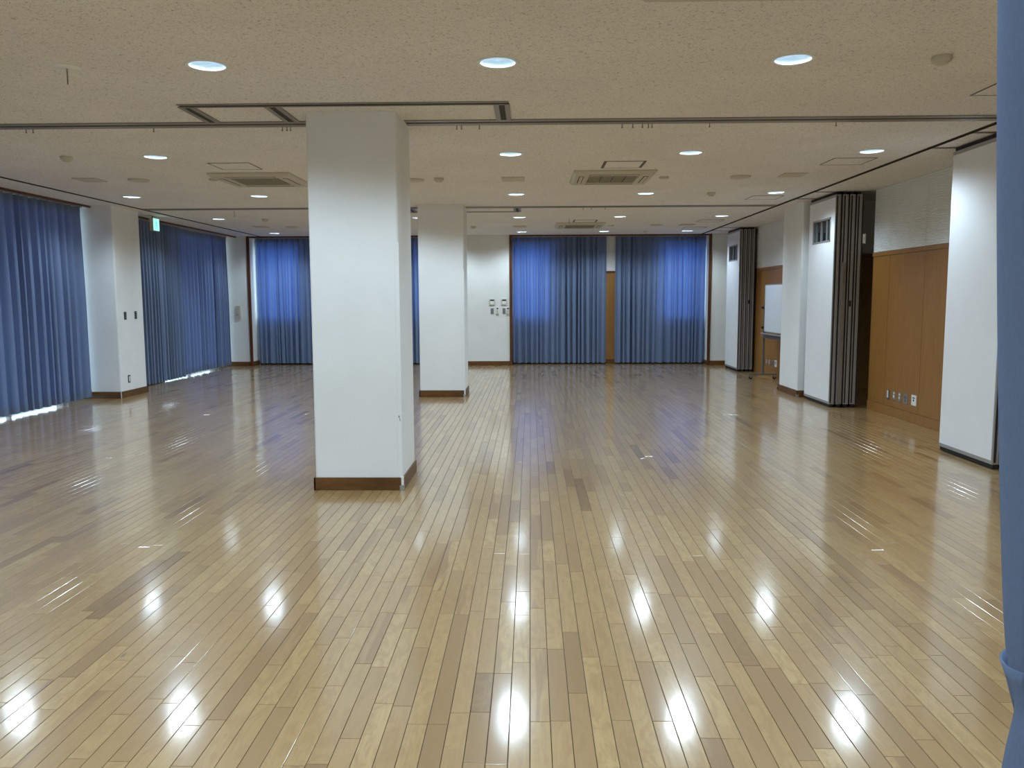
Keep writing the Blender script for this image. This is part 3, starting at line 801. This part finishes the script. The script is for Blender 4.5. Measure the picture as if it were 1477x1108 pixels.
# ------------------------------------------------------------------ exit sign
def exit_sign():
    x, y0, y1, z0, z1 = -6.50, 14.205, 14.435, 2.742, 2.958
    t = thing('exit_sign', 'lit green exit sign with running figure hung before the left curtain', 'exit sign', (x, (y0 + y1) / 2, z0))
    grn = mat('exit_green', (0.0, 0.30, 0.19), 0.4, emit=(0.0, 0.42, 0.30), estr=1.0)
    wht = mat('exit_white', (0.6, 0.9, 0.85), 0.4, emit=(0.34, 0.95, 0.88), estr=1.05)
    obj('case', MB().box(x - 0.065, x, y0, y1, z0, z1), M_plain, t, bevel=0.004)
    obj('bracket', MB().box(x - 0.05, x - 0.015, y0 + 0.05, y1 - 0.05, z1, H), M_plain, t)
    fx = x + 0.003
    f = obj('face', MB().box(x, fx, y0 + 0.006, y1 - 0.006, z0 + 0.006, z1 - 0.006), wht, t)
    P = lambda u, v: (fx + 0.0015, y1 - 0.006 - u * 0.218, z0 + 0.006 + v * 0.204)   # u runs towards the viewer
    def poly(pts): return [P(*p) for p in pts]
    fig = MB()
    def limb(a, b, w):
        d = Vector((b[0] - a[0], b[1] - a[1])).normalized() * w; n = (-d.y, d.x)
        fig.quad(*poly(((a[0] + n[0], a[1] + n[1]), (a[0] - n[0], a[1] - n[1]), (b[0] - n[0], b[1] - n[1]), (b[0] + n[0], b[1] + n[1]))))
    cx_, cy_ = 0.56, 0.80
    fig.quad(*poly([(cx_ + 0.065 * math.cos(2 * PI * k / 14), cy_ + 0.065 * math.sin(2 * PI * k / 14)) for k in range(14)]))
    limb((0.53, 0.72), (0.46, 0.45), 0.055)                      # torso
    limb((0.53, 0.70), (0.68, 0.60), 0.024); limb((0.68, 0.60), (0.78, 0.66), 0.022)   # leading arm
    limb((0.50, 0.68), (0.36, 0.64), 0.024); limb((0.36, 0.64), (0.30, 0.52), 0.022)   # trailing arm
    limb((0.47, 0.46), (0.64, 0.38), 0.034); limb((0.64, 0.38), (0.62, 0.18), 0.028)   # leading leg
    limb((0.46, 0.46), (0.38, 0.28), 0.034); limb((0.38, 0.28), (0.20, 0.22), 0.028)   # trailing leg
    obj('running_figure', fig, grn, f)
    dr = MB()
    for a, b in (((0.86, 0.10), (0.86, 0.93)), ((0.86, 0.93), (0.42, 0.93)), ((0.10, 0.10), (0.86, 0.10))):
        limb_m = MB(); d = Vector((b[0] - a[0], b[1] - a[1])).normalized() * 0.018; n = (-d.y, d.x)
        dr.quad(*poly(((a[0] + n[0], a[1] + n[1]), (a[0] - n[0], a[1] - n[1]), (b[0] - n[0], b[1] - n[1]), (b[0] + n[0], b[1] + n[1]))))
    obj('doorway_outline', dr, grn, f)
exit_sign()

# ------------------------------------------------------------------ partition stacks
def partition(x0, thick, y0, y1, label, group, window=False, shown=True, latch=False, closer=False, box=False):
    """one top-hung panel, faces along the side wall, its leading edge towards the viewer"""
    x1 = x0 + thick; zb, zt = 0.045, 2.955
    t = thing('partition_panel', label, 'partition panel', ((x0 + x1) / 2, (y0 + y1) / 2, 0), group)
    e = 0.022
    wy0, wy1, wz0, wz1 = y0 + 0.17, y1 - 0.17, 2.325, 2.665
    hole = [(wy0, wy1, wz0, wz1)] if window else []
    for xa, xb in ((x0, x0 + 0.012), (x1 - 0.012, x1)):
        mb = MB()
        for a, b, c, d in wall_with_openings(y0 + e, y1 - 0.004, zb + 0.035, zt - 0.035, hole): mb.box(xa, xb, a, b, c, d)
        obj('face_board', mb, M_panel, t)
    for a, b in ((zb, zb + 0.035), (zt - 0.035, zt)):
        obj('edge_rail', MB().box(x0 - 0.002, x1 + 0.002, y0 + e, y1, a, b), M_alu, t, bevel=0.002)
    # leading stile: two light lips and a sunken grey web with a black gasket
    obj('stile', MB().box(x0 - 0.002, x0 + 0.010, y0, y0 + e, zb, zt).box(x1 - 0.010, x1 + 0.002, y0, y0 + e, zb, zt), M_alu, t, bevel=0.001)
    obj('stile_web', MB().box(x0 + 0.010, x1 - 0.010, y0 + 0.008, y0 + e, zb, zt), M_edge, t)
    obj('dark_gap_fill', MB().box(x1, x1 + 0.026, y0 + 0.012, y1 - 0.02, zb, zt), M_black, t)  # black filler put in to darken the gap between stacked panels
    w = thick * 0.20
    obj('gasket', MB().box(x0 + 0.012, x0 + 0.012 + w, y0 - 0.004, y0 + 0.010, zb + 0.02, zt - 0.02), M_black, t)
    obj('tongue', MB().box(x0 + thick * 0.50, x0 + thick * 0.72, y0 - 0.006, y0 + 0.010, zb + 0.01, zt), M_alu, t, bevel=0.003)
    obj('bottom_seal', MB().box(x0 + 0.008, x1 - 0.008, y0 + 0.01, y1 - 0.01, 0.006, zb), M_black, t)
    obj('hanger', MB().box(x0 + 0.01, x1 - 0.01, y0 + 0.02, y1 - 0.02, zt, 2.992), M_black, t)
    if window:
        for xx, s in ((x0, -1), (x1, 1)):
            q = 0.026
            for b in ((wy0, wy1, wz0, wz0 + q), (wy0, wy1, wz1 - q, wz1), (wy0, wy0 + q, wz0, wz1), (wy1 - q, wy1, wz0, wz1)):
                obj('window_frame', MB().box(min(xx, xx + s * 0.006) - (0.012 if s > 0 else 0), max(xx, xx + s * 0.006) + (0.012 if s < 0 else 0), *b), M_alu, t, bevel=0.002)
        obj('glass_pane', MB().box((x0 + x1) / 2 - 0.003, (x0 + x1) / 2 + 0.003, wy0 + 0.02, wy1 - 0.02, wz0 + 0.02, wz1 - 0.02), M_glass, t)
        for yy in (wy0 + 0.30 * (wy1 - wy0), wy0 + 0.62 * (wy1 - wy0)):
            obj('glazing_bar', MB().box((x0 + x1) / 2 - 0.012, (x0 + x1) / 2 + 0.012, yy - 0.018, yy + 0.018, wz0 + 0.02, wz1 - 0.02), M_alu, t)
    if latch:
        obj('pass_door_edge', MB().box(x0 + 0.012, x0 + 0.060, y0 - 0.016, y0 - 0.004, 0.06, 2.03), M_track, t, bevel=0.002)
        obj('latch_plate', MB().box(x0 + 0.026, x0 + 0.046, y0 - 0.019, y0 - 0.014, 1.72, 1.92), M_grey, t)
        obj('latch_plate', MB().box(x0 + 0.026, x0 + 0.046, y0 - 0.019, y0 - 0.014, 0.95, 1.00), M_grey, t)
    if box:
        obj('white_box', MB().box(x1 + 0.027, x1 + 0.075, y0 + 0.014, y0 + 0.06, 2.285, 2.42), M_white, t, bevel=0.006)
    if closer:
        obj('strike', MB().box(x0 + 0.03, x0 + 0.055, y0 - 0.012, y0 - 0.004, 1.42, 1.50), M_black, t)
    return t
TH = 0.066; PT = 0.0975
g1, g2, g3 = 'panels of the stack at the right edge', 'panels of the middle partition stack', 'panels of the farthest partition stack'
partition(4.140, TH, 7.345, 8.315, 'plain white partition panel at the right edge, facing the room', g1)
for k in range(1, 4): partition(4.140 + k * PT, TH, 7.36 + 0.01 * k, 8.315, 'partition panel hidden behind the plain white one at the right edge', g1)
partition(4.205, TH, 11.585, 12.65, 'white partition panel with small window, front of the middle stack', g2, window=True)
partition(4.205 + PT, TH, 11.575, 12.65, 'second partition panel of the middle stack, its edge showing a long latch strip', g2, window=True, latch=True)
partition(4.205 + 2 * PT, TH, 11.580, 12.65, 'third partition panel of the middle stack, showing a broad metal edge', g2, closer=True)
partition(4.205 + 3 * PT, TH, 11.585, 12.65, 'rearmost partition panel of the middle stack, nearest the side wall', g2, box=True)
partition(4.335, 0.056, 17.30, 18.38, 'white partition panel with small window, front of the farthest stack', g3, window=True)
partition(4.335 + 0.083, 0.056, 17.29, 18.38, 'second partition panel of the farthest stack, only its edge visible', g3, window=True)
partition(4.335 + 0.166, 0.056, 17.295, 18.38, 'third partition panel of the farthest stack, with a small dark strike', g3, closer=True)
partition(4.335 + 0.249, 0.056, 17.30, 18.38, 'rearmost partition panel of the farthest stack beside the veneer wall', g3)

# ------------------------------------------------------------------ whiteboard on castors
def whiteboard():
    x, y0, y1 = 4.42, 13.88, 15.62
    t = thing('whiteboard', 'mobile whiteboard on a grey castor stand half hidden by the right pillar', 'whiteboard', (x, (y0 + y1) / 2, 0))
    s = obj('board', MB().box(x - 0.012, x + 0.012, y0 + 0.012, y1 - 0.012, 0.917, 1.778), M_board, t)
    for b in ((y0, y1, 0.905, 0.92), (y0, y1, 1.775, 1.79), (y0, y0 + 0.015, 0.905, 1.79), (y1 - 0.015, y1, 0.905, 1.79)):
        obj('board_frame', MB().box(x - 0.016, x + 0.016, *b), M_alu, t, bevel=0.003)
    obj('pen_tray', MB().box(x - 0.085, x - 0.014, y0 + 0.03, y1 - 0.02, 0.868, 0.880).box(x - 0.085, x - 0.080, y0 + 0.03, y1 - 0.02, 0.878, 0.896), M_alu, t, bevel=0.002)
    obj('cross_bar', MB().box(x - 0.016, x + 0.016, y0 - 0.02, y1 + 0.05, 0.79, 0.85), M_grey, t, bevel=0.003)
    for yp in (y0 - 0.03, y1 + 0.045):
        obj('post', MB().box(x - 0.018, x + 0.018, yp - 0.014, yp + 0.014, 0.10, 1.42), M_grey, t, bevel=0.004)
        obj('pivot_knob', MB().cyl(0.024, -0.055, -0.018, (x, yp, 1.36), 'x', 16), M_black, t, smooth=True)
        obj('pivot_knob', MB().cyl(0.022, -0.050, -0.018, (x, yp, 0.985), 'x', 16), M_black, t, smooth=True)
        obj('foot', MB().box(x - 0.27, x + 0.25, yp - 0.022, yp + 0.022, 0.078, 0.108), M_grey, t, bevel=0.004)
        for dx in (-0.235, 0.215):
            w = obj('castor', MB().cyl(0.030, -0.011, 0.011, (x + dx, yp, 0.0305), 'y', 20), M_black, t, smooth=True)
            obj('fork', MB().box(x + dx - 0.012, x + dx + 0.012, yp - 0.018, yp - 0.013, 0.03, 0.079).box(x + dx - 0.012, x + dx + 0.012, yp + 0.013, yp + 0.018, 0.03, 0.079), M_steel, w)
whiteboard()

# ------------------------------------------------------------------ wall plates
def plate_x(name, x, s, y, z, w, h, label, cat, group, plate_m, bits):
    """plate on a wall facing s along x; bits: (name, dy, dz, w, h, material)"""
    t = thing(name, label, cat, (x, y, z), group)
    a, b = sorted((x, x + s * 0.007))
    obj('cover_plate', MB().box(a, b, y - w / 2, y + w / 2, z - h / 2, z + h / 2), plate_m, t, bevel=0.0015)
    for nm, dy, dz, bw, bh, m in bits:
        a, b = sorted((x + s * 0.006, x + s * 0.011))
        obj(nm, MB().box(a, b, y + dy - bw / 2, y + dy + bw / 2, z + dz - bh / 2, z + dz + bh / 2), m, t, bevel=0.001)
    return t
for bay, ys, xs in (('under the veneer wall beside the right edge partition', (10.834, 10.659, 10.499, 10.334, 10.111), WR - 0.012),
                    ('on the veneer wall below the whiteboard', (16.62, 16.43, 16.24, 16.02, 15.82), WR - 0.012)):
    g = 'outlets ' + bay
    plate_x('wall_outlet', xs, -1, ys[0], 0.273, 0.075, 0.125, 'leftmost outlet with a white bar ' + bay, 'outlet', g, M_grey, [('white_bar', 0.012, 0.006, 0.030, 0.092, M_white)])
    for k, w in ((1, 'second'), (2, 'third')):
        plate_x('wall_outlet', xs, -1, ys[k], 0.273, 0.075, 0.125, w + ' outlet with two white sockets ' + bay, 'outlet', g, M_steel,
                [('socket', 0.0, 0.036, 0.034, 0.020, M_white), ('socket', 0.006, -0.006, 0.028, 0.034, M_white)])
    plate_x('wall_outlet', xs, -1, ys[3], 0.273, 0.115, 0.125, 'wide grey jack plate, fourth ' + bay, 'outlet', g, M_steel,
            [('jack', 0.02, 0.02, 0.028, 0.028, M_grey), ('jack', -0.02, 0.02, 0.028, 0.028, M_grey), ('jack', 0.0, -0.024, 0.03, 0.03, M_grey)])
    plate_x('wall_outlet', xs, -1, ys[4], 0.283, 0.125, 0.128, 'square white jack plate, rightmost ' + bay, 'outlet', g, M_white,
            [('label_strip', 0.0, 0.030, 0.060, 0.012, M_slot), ('jack', 0.0, 0.0, 0.022, 0.024, M_black)])
# switches and outlet on the left pillar
for y, z, lab in ((13.01, 1.30, 'left dark switch plate on the left wall pillar'), (13.36, 1.305, 'right dark switch plate on the left wall pillar')):
    plate_x('light_switch', -6.479, 1, y, z, 0.072, 0.125, lab, 'switch', 'switches on the left pillar', M_slot, [('rocker', 0.006, -0.012, 0.034, 0.075, M_grey), ('name_slot', 0.006, 0.045, 0.034, 0.012, M_steel)])
plate_x('wall_outlet', -6.479, 1, 13.03, 0.286, 0.072, 0.122, 'dark framed outlet low on the left wall pillar', 'outlet', None, M_slot, [('socket', 0.0, 0.0, 0.032, 0.085, M_white)])

def plate_y(name, x, z, w, h, d, label, cat, group, plate_m, bits):
    y = YF; t = thing(name, label, cat, (x, y, z), group)
    obj('case', MB().box(x - w / 2, x + w / 2, y - d, y, z - h / 2, z + h / 2), plate_m, t, bevel=0.003)
    for nm, dx, dz, bw, bh, m in bits:
        obj(nm, MB().box(x + dx - bw / 2, x + dx + bw / 2, y - d - 0.004, y - d + 0.002, z + dz - bh / 2, z + dz + bh / 2), m, t, bevel=0.001)
for x, w in ((-0.890, 'left'), (-0.614, 'right')):
    plate_y('wall_controller', x, 1.466, 0.125, 0.135, 0.02, '%s square air conditioning controller on the far wall' % w, 'controller', 'controllers on the far wall', M_plain,
            [('display', 0.004, 0.046, 0.088, 0.030, M_slot), ('flap', 0.004, -0.012, 0.09, 0.066, M_white), ('button', 0.042, -0.018, 0.018, 0.018, M_white)])
    plate_y('light_switch', x + 0.0, 1.262, 0.072, 0.135, 0.008, '%s grey switch plate below the controllers on the far wall' % w, 'switch', 'switch plates on the far wall', M_steel,
            [('rocker', 0.0, 0.038, 0.04, 0.026, M_grey), ('rocker', 0.0, 0.0, 0.04, 0.026, M_grey), ('rocker', 0.0, -0.038, 0.04, 0.026, M_grey)])
for x, w in ((-0.772, 'left'), (-0.532, 'right')):
    plate_y('remote_control', x, 1.262, 0.056, 0.165, 0.022, '%s slim remote control in its holder below the controllers' % w, 'remote', 'remotes on the far wall', M_white,
            [('display', 0.006, 0.058, 0.036, 0.032, M_slot), ('keypad', 0.0, -0.008, 0.034, 0.062, M_plain), ('holder', 0.0, -0.066, 0.06, 0.012, M_grey)])
plate_y('wall_box', -6.80, 1.26, 0.105, 0.29, 0.045, 'tall grey box on the wall in the far left corner', 'wall box', None, M_plain, [('latch', -0.02, -0.06, 0.02, 0.03, M_grey), ('cover', 0.012, 0.02, 0.06, 0.22, M_plain)])
